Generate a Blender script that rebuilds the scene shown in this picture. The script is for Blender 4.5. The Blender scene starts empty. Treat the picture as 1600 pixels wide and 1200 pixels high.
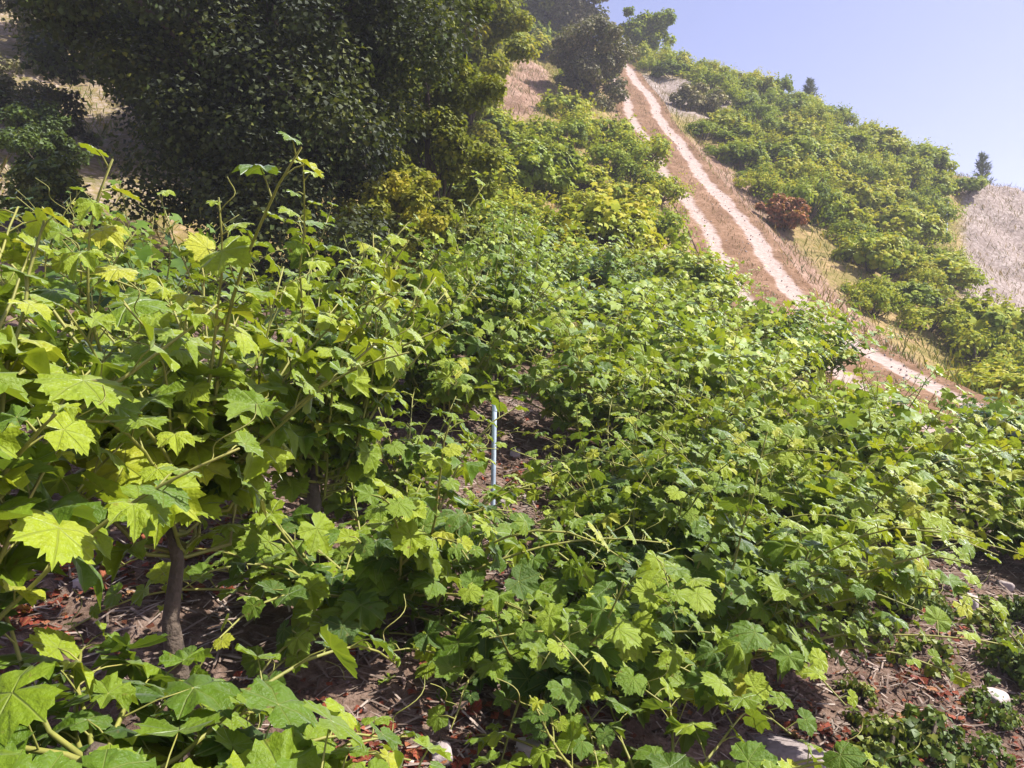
import bpy, math, random
import numpy as np
from mathutils import Vector, Matrix

SC = bpy.context.scene
COL = SC.collection
rng = np.random.default_rng(11)
random.seed(5)
R = math.radians

# ------------------------------------------------------------------ camera
cam_d = bpy.data.cameras.new('camera')
cam = bpy.data.objects.new('camera', cam_d)
COL.objects.link(cam)
cam.location = (0, 0, 0)
cam.rotation_euler = (R(90), 0, 0)
cam_d.sensor_width = 36
cam_d.lens = 27
cam_d.clip_start = 0.05
cam_d.clip_end = 5000
SC.camera = cam

# ------------------------------------------------------------------ sky, sun, exposure
SUN_AZ, SUN_EL = 98, 52          # degrees right of the view direction, above the horizon
w = bpy.data.worlds.new('World'); SC.world = w; w.use_nodes = True
nt = w.node_tree
sky = nt.nodes.new('ShaderNodeTexSky'); sky.sky_type = 'NISHITA'; sky.sun_disc = False
sky.sun_elevation = R(SUN_EL); sky.sun_rotation = R(SUN_AZ)
sky.altitude = 1200; sky.air_density = 1.0; sky.dust_density = 3.0; sky.ozone_density = 4.0
tn = nt.nodes.new('ShaderNodeMix'); tn.data_type = 'RGBA'; tn.blend_type = 'MULTIPLY'; tn.inputs[0].default_value = 1
tn.inputs[7].default_value = (1.31, .95, .97, 1)      # the violet cast of this clear sky
nt.links.new(sky.outputs[0], tn.inputs[6]); nt.links.new(tn.outputs[2], nt.nodes['Background'].inputs[0])
nt.nodes['Background'].inputs[1].default_value = 0.098
sd = bpy.data.lights.new('sun', 'SUN'); sun = bpy.data.objects.new('sun', sd); COL.objects.link(sun)
sd.energy = 4.2; sd.angle = R(0.55); sd.color = (1.0, 0.94, 0.85)
sv = Vector((math.sin(R(SUN_AZ))*math.cos(R(SUN_EL)), math.cos(R(SUN_AZ))*math.cos(R(SUN_EL)), math.sin(R(SUN_EL))))
sun.rotation_euler = sv.to_track_quat('Z', 'Y').to_euler()
SUNV = np.array(sv)
SC.view_settings.view_transform = 'Standard'
SC.view_settings.look = 'None'
SC.view_settings.gamma = 1
SC.view_settings.use_curve_mapping = False
SC.view_settings.exposure = 1.38
SC.cycles.max_bounces = 4; SC.cycles.diffuse_bounces = 3; SC.cycles.glossy_bounces = 2; SC.cycles.transmission_bounces = 4

# ------------------------------------------------------------------ helpers
def tag(o, label=None, cat=None, group=None, kind=None):
    if label: o['label'] = label
    if cat: o['category'] = cat
    if group: o['group'] = group
    if kind: o['kind'] = kind
    return o

def link(name, me, parent=None, mat=None):
    if mat is not None and not me.materials: me.materials.append(mat)
    o = bpy.data.objects.new(name, me); COL.objects.link(o)
    if parent is not None: o.parent = parent
    return o

def empty(name, loc, rz=0.0):
    o = bpy.data.objects.new(name, None); COL.objects.link(o)
    o.location = loc; o.rotation_euler = (0, 0, rz); o.empty_display_size = 0.2
    return o

def mesh_np(name, V, F, smooth=True, attrs=None, vec=None):
    """V (n,3), F (m,k) one polygon size"""
    V = np.asarray(V, np.float32); F = np.asarray(F, np.int32)
    me = bpy.data.meshes.new(name)
    k = F.shape[1]
    me.vertices.add(len(V)); me.vertices.foreach_set('co', V.ravel())
    me.loops.add(F.size); me.loops.foreach_set('vertex_index', F.ravel())
    me.polygons.add(len(F))
    me.polygons.foreach_set('loop_start', np.arange(0, F.size, k, dtype=np.int32))
    me.polygons.foreach_set('use_smooth', np.full(len(F), smooth, dtype=bool))
    for n, a in (attrs or {}).items():
        at = me.attributes.new(n, 'FLOAT', 'POINT'); at.data.foreach_set('value', np.asarray(a, np.float32).ravel())
    for n, a in (vec or {}).items():
        at = me.attributes.new(n, 'FLOAT_VECTOR', 'POINT'); at.data.foreach_set('vector', np.asarray(a, np.float32).ravel())
    me.update(calc_edges=True); me.validate()
    return me

def norm(a): return a / np.maximum(np.linalg.norm(a, axis=-1, keepdims=True), 1e-9)

def frames(nrm, tip):
    """rotation matrices with local z = nrm, local y = tip"""
    n = norm(nrm); t = tip - n*np.sum(tip*n, axis=-1, keepdims=True); t = norm(t)
    x = np.cross(t, n)
    return np.stack([x, t, n], axis=-1)

def cloud(name, tmpl, pos, rot, scl, var):
    TV, TF = tmpl
    n, k = len(pos), len(TV)
    V = np.einsum('nij,kj->nki', rot, TV)*scl[:, None, None] + pos[:, None, :]
    F = (TF[None] + (np.arange(n)*k)[:, None, None]).reshape(-1, TF.shape[1])
    return mesh_np(name, V.reshape(-1, 3), F, True, {'var': np.repeat(var, k)}, {'lc': np.tile(TV, (n, 1))})

def tube(paths, sides=6):
    """list of (pts(n,3), radii(n)) -> V, F quads"""
    Vs, Fs, off = [], [], 0
    for pts, rad in paths:
        pts = np.asarray(pts, float); n = len(pts)
        tan = norm(np.gradient(pts, axis=0))
        ref = np.array([0.31, 0.17, 0.93]) if abs(tan[0, 2]) < 0.9 else np.array([0.95, 0.3, 0.1])
        a = norm(np.cross(tan, ref)); b = np.cross(tan, a)
        th = np.linspace(0, 2*np.pi, sides, endpoint=False)
        ring = (np.cos(th)[None, :, None]*a[:, None, :] + np.sin(th)[None, :, None]*b[:, None, :])*np.asarray(rad)[:, None, None] + pts[:, None, :]
        Vs.append(ring.reshape(-1, 3))
        i = np.arange(n-1)[:, None]*sides; j = np.arange(sides)[None, :]; j2 = (j+1) % sides
        Fs.append(np.stack([i+j, i+j2, i+sides+j2, i+sides+j], -1).reshape(-1, 4)+off)
        # end cap as a degenerate-free fan of quads on the last ring
        Vs.append(pts[-1:] + tan[-1:]*rad[-1]*0.6); c = off + n*sides
        base = off + (n-1)*sides
        if sides % 2 == 0:
            q = [[base+s, base+(s+1) % sides, base+(s+2) % sides, c] for s in range(0, sides, 2)]
            Fs.append(np.array(q))
        off += n*sides+1
    return np.concatenate(Vs), np.concatenate(Fs)

# ------------------------------------------------------------------ terrain height
CP = np.array([
 (0,0,-1.62),(-1,1.1,-1.36),(1.5,1,-1.85),(-.3,2.3,-1.05),(-1.4,3,-.62),(-1.33,4,-.25),(-.6,3.6,-.69),(0,4.6,-.52),
 (2.6,4.5,-1.24),(1.84,3.4,-1.42),(1.04,2.9,-1.38),(.55,3,-1.25),(4,3,-2.0),(-4,3,.0),(-4,0,-.75),(-3,-4,-1.7),(3,-4,-2.6),
 (-3.5,11,1.75),(-4,6.5,.75),(-10,16,5.6),(-8,10,2.9),(0,8,.3),(2.5,8,-.4),(0,14,2.55),(5.7,5,-1.75),(5.7,10,-.36),(5.7,15.4,1.25),(5.7,22,4.9),
 (5.7,30,9.8),(5.7,37,14.1),(5.7,45,18.9),(6.7,50,21.4),(-5,50,27),(-15,50,31),(-15,30,16.5),(0,38,16.4),(.2,30,11.7),(0,22,6.9),(-6,22,8.6),
 (11.5,46,18.6),(17.9,43,14.3),(21.7,40,11.0),(24.7,37,9.1),(18.75,30,5.0),(13.3,20,.65),(10,12,-1.6),(9,6,-2.9),(15,10,-4.2),(25,20,-5),(32,35,4),(30,8,-11),
 (11.5,30,8.0),(11,22,3.0),
 (6,60,22.5),(6,80,15),(18,55,12),(27,50,6),(-5,65,29),(-20,70,32),(40,50,-3),(40,20,-14),(20,75,5),(-35,30,22),(-30,10,9),(-20,0,4),(-20,-20,-3),(10,-20,-9),(40,-10,-19),(45,80,-6),(-30,100,25),(10,110,0)
], float)
def _phi(r2): return 0.5*r2*np.log(r2+1e-9)
def _tps():
    n = len(CP); P = CP[:, :2]
    K = _phi(((P[:, None]-P[None])**2).sum(-1)) + np.eye(n)*0.02
    A = np.zeros((n+3, n+3)); A[:n, :n] = K; A[:n, n] = 1; A[:n, n+1:] = P; A[n, :n] = 1; A[n+1:, :n] = P.T
    return np.linalg.solve(A, np.concatenate([CP[:, 2], np.zeros(3)]))
TW = _tps()
def _base(x, y):
    x = np.asarray(x, float); y = np.asarray(y, float); sh = x.shape
    x = np.clip(x.ravel(), -60, 70); y = np.clip(y.ravel(), -40, 140)
    out = np.empty_like(x)
    for s in range(0, len(x), 20000):
        q = np.stack([x[s:s+20000], y[s:s+20000]], -1)
        r2 = ((q[:, None]-CP[None, :, :2])**2).sum(-1)
        out[s:s+20000] = _phi(r2)@TW[:len(CP)] + TW[len(CP)] + q@TW[len(CP)+1:]
    return out.reshape(sh)
def sstep(a, b, v):
    t = np.clip((v-a)/(b-a), 0, 1); return t*t*(3-2*t)
def road_x(y): return 5.7 + 0.13*np.sin(np.asarray(y, float)*0.38) + 0.06*np.sin(np.asarray(y, float)*0.9+1) + 0.25*sstep(38, 46, np.asarray(y, float))
def lump(x, y):
    return (0.05*np.sin(x*1.9+y*.7)+0.04*np.sin(y*2.3-x*1.1+1)+0.018*np.sin(x*7.1+2*np.sin(y*3.0))*np.sin(y*6.3+x)
            + 0.012*np.sin(x*15.3+y*4.1)*np.sin(y*13.7-x*6.0))
def H(x, y):
    x = np.asarray(x, float); y = np.asarray(y, float)
    d = np.abs(x-road_x(y)); k = (1-sstep(1.05, 2.0, d))*sstep(7.5, 9.5, y)*(1-sstep(47, 49, y))
    far = 1+1.5*sstep(14, 30, y)
    zb = _base(x, y) + lump(x, y)*far*(1-k)
    zr = _base(road_x(y), y)
    return zb*(1-k) + (zr + (x-road_x(y))*-0.10)*k
def h(x, y): return float(H(np.array([x]), np.array([y]))[0])

# ------------------------------------------------------------------ materials
def newmat(name):
    m = bpy.data.materials.new(name); m.use_nodes = True
    t = m.node_tree; t.nodes.clear()
    return m, t
class G:
    """tiny node-graph helper"""
    def __init__(s, t): s.t = t
    def n(s, typ, **kw):
        nd = s.t.nodes.new(typ)
        for k, v in kw.items():
            if k.startswith('i_'):
                key = k[2:]; key = int(key) if key.isdigit() else key
                s.put(nd.inputs[key], v)
            else: setattr(nd, k, v)
        return nd
    def put(s, inp, v):
        if isinstance(v, bpy.types.NodeSocket): s.t.links.new(v, inp)
        else: inp.default_value = v
    def m(s, op, a, b=0.0, c=None, clamp=False):
        nd = s.t.nodes.new('ShaderNodeMath'); nd.operation = op; nd.use_clamp = clamp
        s.put(nd.inputs[0], a); s.put(nd.inputs[1], b)
        if c is not None: s.put(nd.inputs[2], c)
        return nd.outputs[0]
    def mix(s, f, a, b):
        nd = s.t.nodes.new('ShaderNodeMix'); nd.data_type = 'RGBA'
        s.put(nd.inputs[0], f); s.put(nd.inputs[6], a); s.put(nd.inputs[7], b)
        return nd.outputs[2]
    def attr(s, name): return s.n('ShaderNodeAttribute', attribute_name=name)
    def noise(s, vec, scale, detail=4, rough=.55):
        nd = s.n('ShaderNodeTexNoise'); s.put(nd.inputs['Vector'], vec)
        nd.inputs['Scale'].default_value = scale; nd.inputs['Detail'].default_value = detail; nd.inputs['Roughness'].default_value = rough
        return nd.outputs[0]
    def ramp(s, f, stops):
        nd = s.n('ShaderNodeValToRGB'); s.put(nd.inputs[0], f)
        e = nd.color_ramp.elements
        while len(e) < len(stops): e.new(0.5)
        for q, (p, c) in zip(e, stops): q.position = p; q.color = (*c, 1)
        return nd.outputs[0]

def leaf_material(name, stops, trans=0.42, vein=True, gloss=0.05, tint=(1.2, 1.1, .35), rough=.45):
    m, t = newmat(name); g = G(t)
    var = g.attr('var').outputs['Fac']
    oi = g.n('ShaderNodeObjectInfo').outputs['Random']
    f = g.m('ADD', var, g.m('MULTIPLY', g.m('SUBTRACT', oi, .5), .55))
    geo = g.n('ShaderNodeNewGeometry')
    nz = g.noise(geo.outputs['Position'], 9.0, 1)
    f = g.m('ADD', f, g.m('MULTIPLY', g.m('SUBTRACT', nz, .5), .35), clamp=True)
    col = g.ramp(f, stops)
    if vein:
        lc = g.attr('lc').outputs['Vector']
        sx = g.n('ShaderNodeSeparateXYZ', i_0=lc)
        best = None
        for a in (0, 52, -52, 108, -108):
            dx, dy = math.sin(R(a)), math.cos(R(a))
            cr = g.m('ABSOLUTE', g.m('SUBTRACT', g.m('MULTIPLY', sx.outputs[0], dy), g.m('MULTIPLY', sx.outputs[1], dx)))
            dt = g.m('ADD', g.m('MULTIPLY', sx.outputs[0], dx), g.m('MULTIPLY', sx.outputs[1], dy))
            d = g.m('ADD', cr, g.m('MULTIPLY', g.m('LESS_THAN', dt, 0.0), 1.0))
            best = d if best is None else g.m('MINIMUM', best, d)
        vm = g.m('SUBTRACT', 1.0, g.m('MULTIPLY', best, 45.0), clamp=True)
        # finer side veins and a blistered blade
        wv = g.n('ShaderNodeTexWave', i_Vector=lc); wv.inputs['Scale'].default_value = 3.2; wv.inputs['Distortion'].default_value = 5.0; wv.inputs['Detail'].default_value = 1.5
        fine = g.noise(lc, 6.0, 4, .6)
        col = g.mix(g.m('MULTIPLY', g.m('SUBTRACT', fine, .38, clamp=True), .9), col, (.11, .14, .01, 1))
        col = g.mix(g.m('MULTIPLY', vm, .5), col, (.30, .35, .10, 1))
        spot = g.m('MULTIPLY', g.m('SUBTRACT', g.noise(geo.outputs['Position'], 38.0, 2, .7), .66), 9.0, clamp=True)
        col = g.mix(g.m('MULTIPLY', spot, .8), col, (.17, .10, .03, 1))      # browned blemishes
        bmp = g.n('ShaderNodeBump'); bmp.inputs['Strength'].default_value = .55; bmp.inputs['Distance'].default_value = .012
        g.put(bmp.inputs['Height'], g.m('SUBTRACT', g.m('ADD', g.m('MULTIPLY', fine, 1.2), g.m('MULTIPLY', wv.outputs['Fac'], .05)), g.m('MULTIPLY', vm, .5)))
    # the underside of a leaf is paler and duller
    under = g.mix(.45, col, (.13, .19, .075, 1))
    cc = g.mix(geo.outputs['Backfacing'], col, under)
    dif = g.n('ShaderNodeBsdfDiffuse', i_Color=cc)
    if vein: t.links.new(bmp.outputs[0], dif.inputs['Normal'])
    tcol = g.n('ShaderNodeMix', data_type='RGBA', blend_type='MULTIPLY'); tcol.inputs[0].default_value = 1
    g.put(tcol.inputs[6], cc); tcol.inputs[7].default_value = (*tint, 1)
    tr = g.n('ShaderNodeBsdfTranslucent', i_Color=tcol.outputs[2])
    mx = g.n('ShaderNodeMixShader'); mx.inputs[0].default_value = trans
    t.links.new(dif.outputs[0], mx.inputs[1]); t.links.new(tr.outputs[0], mx.inputs[2])
    gl = g.n('ShaderNodeBsdfGlossy'); gl.inputs['Roughness'].default_value = rough
    if vein: t.links.new(bmp.outputs[0], gl.inputs['Normal'])
    gl.inputs['Color'].default_value = (.8, .85, .9, 1)
    fr = g.n('ShaderNodeFresnel'); fr.inputs[0].default_value = 1.42
    m2 = g.n('ShaderNodeMixShader'); g.put(m2.inputs[0], g.m('MULTIPLY', g.m('MULTIPLY', fr.outputs[0], gloss*10, clamp=True), g.m('SUBTRACT', 1.0, geo.outputs['Backfacing'])))
    t.links.new(mx.outputs[0], m2.inputs[1]); t.links.new(gl.outputs[0], m2.inputs[2])
    out = g.n('ShaderNodeOutputMaterial'); t.links.new(m2.outputs[0], out.inputs[0])
    return m

def simple_material(name, stops, scale=20, rough=.9, bump=.3, use_var=False, use_obj=False, detail=5):
    m, t = newmat(name); g = G(t)
    co = g.n('ShaderNodeTexCoord').outputs['Object']
    nz = g.noise(co, scale, detail, .6); f = nz
    if use_var: f = g.m('ADD', g.m('MULTIPLY', nz, .35), g.m('MULTIPLY', g.attr('var').outputs['Fac'], .75), clamp=True)
    if use_obj: f = g.m('ADD', g.m('MULTIPLY', f, .6), g.m('MULTIPLY', g.n('ShaderNodeObjectInfo').outputs['Random'], .4), clamp=True)
    col = g.ramp(f, stops)
    b = g.n('ShaderNodeBsdfPrincipled'); g.put(b.inputs['Base Color'], col); b.inputs['Roughness'].default_value = rough
    bp = g.n('ShaderNodeBump'); bp.inputs['Strength'].default_value = bump; bp.inputs['Distance'].default_value = .02
    g.put(bp.inputs['Height'], g.noise(co, scale*2.5, 4)); t.links.new(bp.outputs[0], b.inputs['Normal'])
    out = g.n('ShaderNodeOutputMaterial'); t.links.new(b.outputs[0], out.inputs[0])
    return m

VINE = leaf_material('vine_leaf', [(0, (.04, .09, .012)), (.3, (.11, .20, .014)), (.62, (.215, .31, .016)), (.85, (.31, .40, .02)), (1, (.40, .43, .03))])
VINEMID = leaf_material('vine_foliage', [(0, (.04, .09, .012)), (.3, (.11, .20, .014)), (.62, (.215, .31, .016)), (.85, (.31, .40, .02)), (1, (.40, .43, .03))], vein=False)
FARVINE = leaf_material('far_vine_leaf', [(0, (.08, .13, .012)), (.35, (.20, .28, .016)), (.7, (.34, .39, .02)), (1, (.46, .42, .03))], vein=False, trans=.42, gloss=.02, rough=.6)
BACKLITLEAF = leaf_material('backlit_evergreen_leaf', [(0, (.012, .017, .007)), (.5, (.028, .037, .011)), (.82, (.075, .09, .016)), (1, (.17, .18, .02))], vein=False, trans=.2, gloss=.03, rough=.6)  # dark evergreen green, deepened: the backlit shade is put into the colour
SUNLEAF = leaf_material('sunlit_shrub_leaf', [(0, (.08, .10, .014)), (.4, (.19, .22, .02)), (.75, (.31, .31, .028)), (1, (.42, .37, .04))], vein=False, trans=.42, gloss=.02, rough=.6)
OLIVELEAF = leaf_material('olive_shrub_leaf', [(0, (.05, .05, .028)), (.45, (.13, .125, .06)), (.8, (.25, .23, .11)), (1, (.38, .34, .18))], vein=False, trans=.2, gloss=.03, rough=.6)
RUSTLEAF = leaf_material('rust_shrub_leaf', [(0, (.18, .07, .03)), (.5, (.40, .17, .07)), (1, (.52, .28, .12))], vein=False, trans=.25, gloss=.03)
CONIFER = leaf_material('conifer_needles', [(0, (.06, .085, .06)), (.5, (.12, .155, .11)), (1, (.20, .23, .16))], vein=False, trans=.15, gloss=.03)
WEED = leaf_material('weed_leaf', [(0, (.05, .08, .015)), (.5, (.11, .17, .025)), (1, (.25, .26, .04))], vein=False, trans=.3, gloss=.05)
GRASS = leaf_material('slope_grass', [(0, (.07, .09, .02)), (.4, (.15, .17, .03)), (.75, (.30, .25, .07)), (1, (.46, .34, .16))], vein=False, trans=.3, gloss=.03)
DRYGRASS = leaf_material('dry_grass', [(0, (.13, .10, .055)), (.5, (.24, .19, .12)), (1, (.40, .33, .25))], vein=False, trans=.25, gloss=.03)
FALLEN = leaf_material('fallen_leaf', [(0, (.07, .014, .014)), (.4, (.20, .03, .026)), (.7, (.32, .075, .045)), (1, (.38, .20, .10))], vein=True, trans=.12, gloss=.03)
STRAW = simple_material('straw_mulch', [(0, (.05, .033, .026)), (.4, (.17, .125, .10)), (.7, (.30, .24, .205)), (1, (.55, .48, .42))], 6, use_var=True, bump=0)
BARK = simple_material('bark', [(0.2, (.035, .026, .02)), (.6, (.10, .075, .055)), (.9, (.19, .155, .12))], 18, bump=.8)
CANE = simple_material('green_cane', [(0.2, (.13, .15, .03)), (.6, (.24, .24, .05)), (.9, (.30, .20, .07))], 12, rough=.6, bump=.1)
STONE = simple_material('stone', [(0.2, (.20, .165, .16)), (.55, (.36, .31, .30)), (.9, (.52, .46, .44))], 9, bump=.6, use_obj=True)
PVC = simple_material('weathered_plastic', [(0.25, (.24, .22, .20)), (.42, (.33, .42, .52)), (.55, (.44, .54, .63)), (.85, (.60, .62, .64))], 7, rough=.45, bump=.08)
STEEL = simple_material('dark_steel', [(0.2, (.012, .011, .012)), (.7, (.03, .026, .025)), (1, (.08, .05, .04))], 30, rough=.6, bump=.2)

def ground_material():
    m, t = newmat('hillside_soil'); g = G(t)
    P = g.n('ShaderNodeNewGeometry').outputs['Position']
    n1 = g.noise(P, 1.1, 6); n2 = g.noise(P, 7, 6, .65); n3 = g.noise(P, 34, 4, .7)
    mulch = g.ramp(g.m('ADD', g.m('MULTIPLY', n2, .5), g.m('MULTIPLY', n3, .5)), [(.33, (.045, .03, .022)), (.5, (.125, .083, .062)), (.66, (.25, .18, .145))])
    slope = g.ramp(g.m('ADD', g.m('MULTIPLY', n1, .5), g.m('MULTIPLY', n2, .5)), [(.34, (.11, .11, .025)), (.48, (.21, .17, .06)), (.64, (.36, .25, .13))])
    bare = g.ramp(g.m('ADD', g.m('MULTIPLY', n1, .4), g.m('MULTIPLY', n2, .6)), [(.34, (.14, .085, .055)), (.5, (.24, .155, .11)), (.66, (.38, .27, .21))])
    grey = g.ramp(g.m('ADD', g.m('MULTIPLY', n1, .3), g.m('MULTIPLY', n2, .7)), [(.34, (.14, .11, .09)), (.5, (.25, .205, .18)), (.64, (.40, .35, .32))])
    col = g.mix(g.attr('far').outputs['Fac'], mulch, slope)
    jit = g.m('MULTIPLY', g.m('SUBTRACT', n2, .5), 1.2)
    col = g.mix(g.m('MULTIPLY', g.m('SUBTRACT', g.m('ADD', g.attr('bare').outputs['Fac'], jit), .3), 2.4, clamp=True), col, bare)
    col = g.mix(g.m('MULTIPLY', g.m('SUBTRACT', g.m('ADD', g.attr('grey').outputs['Fac'], jit), .3), 2.4, clamp=True), col, grey)
    b = g.n('ShaderNodeBsdfPrincipled'); g.put(b.inputs['Base Color'], col); b.inputs['Roughness'].default_value = .95
    b.inputs['Specular IOR Level'].default_value = .15
    bp = g.n('ShaderNodeBump'); bp.inputs['Strength'].default_value = .8; bp.inputs['Distance'].default_value = .05
    g.put(bp.inputs['Height'], g.m('ADD', n2, g.m('MULTIPLY', n3, .5))); t.links.new(bp.outputs[0], b.inputs['Normal'])
    out = g.n('ShaderNodeOutputMaterial'); t.links.new(b.outputs[0], out.inputs[0])
    return m
def road_material():
    m, t = newmat('dirt_track'); g = G(t)
    P = g.n('ShaderNodeNewGeometry').outputs['Position']
    n1 = g.noise(P, 1.3, 6, .6); n2 = g.noise(P, 9, 6, .65)
    mid = g.ramp(g.m('ADD', g.m('MULTIPLY', n1, .5), g.m('MULTIPLY', n2, .5)), [(.35, (.11, .062, .034)), (.5, (.185, .11, .064)), (.65, (.29, .185, .12))])
    rut = g.ramp(n2, [(.3, (.27, .205, .175)), (.5, (.36, .285, .25)), (.7, (.43, .35, .315))])
    k = g.m('MULTIPLY', g.m('SUBTRACT', g.m('ADD', g.attr('rut').outputs['Fac'], g.m('ADD', g.m('MULTIPLY', g.m('SUBTRACT', n1, .5), 1.3), g.m('MULTIPLY', g.m('SUBTRACT', n2, .5), .6))), .32), 2.6, clamp=True)
    col = g.mix(k, mid, rut)
    b = g.n('ShaderNodeBsdfPrincipled'); g.put(b.inputs['Base Color'], col); b.inputs['Roughness'].default_value = .95
    b.inputs['Specular IOR Level'].default_value = .15
    bp = g.n('ShaderNodeBump'); bp.inputs['Strength'].default_value = .6; bp.inputs['Distance'].default_value = .04
    g.put(bp.inputs['Height'], n2); t.links.new(bp.outputs[0], b.inputs['Normal'])
    out = g.n('ShaderNodeOutputMaterial'); t.links.new(b.outputs[0], out.inputs[0])
    return m
GROUND = ground_material(); ROAD = road_material()

# ------------------------------------------------------------------ the hillside
def axis(segs):
    a = [segs[0][0]]
    for s, e, st in segs:
        n = max(1, int(round((e-s)/st))); a += list(np.linspace(s, e, n+1)[1:])
    return np.array(a)
def masks(x, y):
    far = sstep(7, 12, y)*1.0
    bank = sstep(6.6, 7.0, x)*(1-sstep(7.4, 8.8, x))*sstep(11, 13, y)*(1-sstep(26, 34, y))
    lbank = sstep(3.4, 4.4, x)*(1-sstep(5.0, 5.4, x))*sstep(10, 13, y)*.55
    streak = np.exp(-((x-(.5+.1*(y-30)))/1.0)**2)*sstep(23, 27, y)*(1-sstep(35, 38, y))
    shoulder = sstep(6.2, 6.7, x)*(1-sstep(10, 12.5, x))*sstep(32, 35, y)*(1-sstep(40, 44, y))*.8
    bare = np.clip(bank+streak+lbank, 0, 1)
    grey = sstep(.565, .61, x/np.maximum(y, 1))*sstep(20, 23, y)*(1-sstep(60, 70, y)) + shoulder + sstep(4, 6, -x)*sstep(6, 9, y)*.45
    return far, bare, np.clip(grey, 0, 1)
gx = axis([(-220, -60, 16), (-60, -14, 1.6), (-14, -5, .35), (-5, 8, .11), (8, 30, .3), (30, 70, 1.6), (70, 230, 16)])
gy = axis([(-160, -20, 14), (-20, -3, 1.0), (-3, 0.5, .3), (0.5, 7.5, .10), (7.5, 24, .25), (24, 56, .4), (56, 140, 2.5), (140, 420, 20)])
XX, YY = np.meshgrid(gx, gy)
ZZ = H(XX, YY)
nx, ny = len(gx), len(gy)
ii = (np.arange(ny-1)[:, None]*nx + np.arange(nx-1)[None]).ravel()
F = np.stack([ii, ii+1, ii+1+nx, ii+nx], -1)
fa, ba, gr = masks(XX, YY)
me = mesh_np('hillside', np.stack([XX, YY, ZZ], -1).reshape(-1, 3), F, True, {'far': fa, 'bare': ba, 'grey': gr})
hill = link('hillside', me, None, GROUND); tag(hill, 'steep vineyard hillside of straw-covered soil and dry grass', 'hillside', kind='structure')

# the double-rutted track running straight up the slope: middle strip and two wheel tracks
def ruts(d):
    g1 = .82*np.exp(-(np.abs(d+.62)/.24)**3); g2 = np.exp(-(np.abs(d-.60)/.25)**3)
    return np.maximum(g1, g2)
road_y = np.arange(8.2, 47.6, .16)
def road_strip(name, d0, d1, parent):
    ds = np.linspace(d0, d1, max(3, int((d1-d0)/.07)))
    D, Y = np.meshgrid(ds, road_y)
    wob = .04*np.sin(Y*.83)+.025*np.sin(Y*2.31+1)+.02*np.sin(Y*5.9)
    X = road_x(Y) + D
    rt = ruts(D+wob)
    edge = np.abs(D) > 1.12
    Z = H(X, Y) + .035 - .028*rt + .008*np.sin(X*9)*np.sin(Y*7)
    k = len(ds); n = len(road_y)
    i2 = (np.arange(n-1)[:, None]*k + np.arange(k-1)[None]).ravel()
    Fr = np.stack([i2, i2+1, i2+1+k, i2+k], -1)
    return link(name, mesh_np(name, np.stack([X, Y, Z], -1).reshape(-1, 3), Fr, True, {'rut': rt}), parent, ROAD)
road = road_strip('dirt_track', -.34, .32, None)
tag(road, 'pale double-rutted dirt track climbing straight up the hillside', 'track', kind='structure')
road_strip('wheel_track', -.92, -.34, road); road_strip('wheel_track', .32, .92, road)
road_strip('verge', -1.16, -.92, road); road_strip('verge', .92, 1.16, road)

# ------------------------------------------------------------------ leaf templates
def grape_leaf(seed, droop, fold, dense=True):
    r = random.Random(seed)
    half = [(0, 1.0), (9, .88), (18, .86), (28, .73), (38, .82), (52, .94), (62, .83), (73, .80), (83, .67), (95, .72), (109, .77), (126, .68), (146, .62), (166, .40)] if dense else \
           [(0, 1.0), (27, .74), (52, .94), (82, .68), (108, .77), (145, .60)]
    out = [(a, q) for a, q in half] + [(180, .07)] + [(-a, q) for a, q in reversed(half[1:])]
    if dense:      # saw-toothed margin
        o2 = []
        for i, (a, q) in enumerate(out):
            a2, q2 = out[(i+1) % len(out)]
            o2.append((a, q))
            if abs(a) < 160 and abs(a2) < 160 and a2 != 180: o2.append(((a+a2)/2+r.uniform(-1, 1), (q+q2)/2*r.uniform(.88, .95)))
        out = o2
    V = [(0, 0, 0)]; n = len(out)
    rings = (.52, 1.0) if dense else (1.0,)
    for s in rings:
        for a, q in out:
            rr = q*s*(1+r.uniform(-.05, .05)); x = math.sin(R(a))*rr; y = math.cos(R(a))*rr
            vein = math.cos(R(a)*360/54) if abs(a) < 135 else .2     # creased along the five veins
            z = -droop*rr*rr - fold*rr*vein*.5 + fold*.9*abs(x) + r.uniform(-.035, .035)*s
            V.append((x, y, z))
    Fc = [(0, 1+i, 1+(i+1) % n) for i in range(n)]
    if dense:
        for i in range(n):
            a, b = 1+i, 1+(i+1) % n
            Fc += [(a, a+n, b+n), (a, b+n, b)]
    return np.array(V), np.array(Fc)[:, ::-1].copy()
HI = [grape_leaf(i, d, f) for i, (d, f) in enumerate([(.12, .10), (.28, .16), (.38, .08), (.05, .26), (.20, .05), (.45, .22), (-.10, .15), (.75, .38), (.30, .45)])]
MID = grape_leaf(20, .22, .15, dense=False)
LO = (np.array([(0, 0, 0), (.46, .42, .07), (0, 1.0, -.22), (-.46, .42, .07), (0, .45, -.04)]), np.array([(0, 1, 4), (1, 2, 4), (2, 3, 4), (3, 0, 4)]))
BLADE = (np.array([(-.022, 0, 0), (.022, 0, 0), (.014, .6, .08), (0, 1.0, .30)]), np.array([(0, 1, 2), (0, 2, 3)]))
NEEDLE = (np.array([(-.09, 0, 0), (.09, 0, 0), (0, 1.0, -.1)]), np.array([(0, 1, 2)]))
LEAF_MESH = []
for i, t in enumerate(HI):
    for k, v in enumerate((.25, .42, .58, .82)):
        me = mesh_np('leaf', t[0], t[1], True, {'var': np.full(len(t[0]), v)}, {'lc': t[0]}); me.materials.append(VINE); LEAF_MESH.append((me, v))

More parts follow.
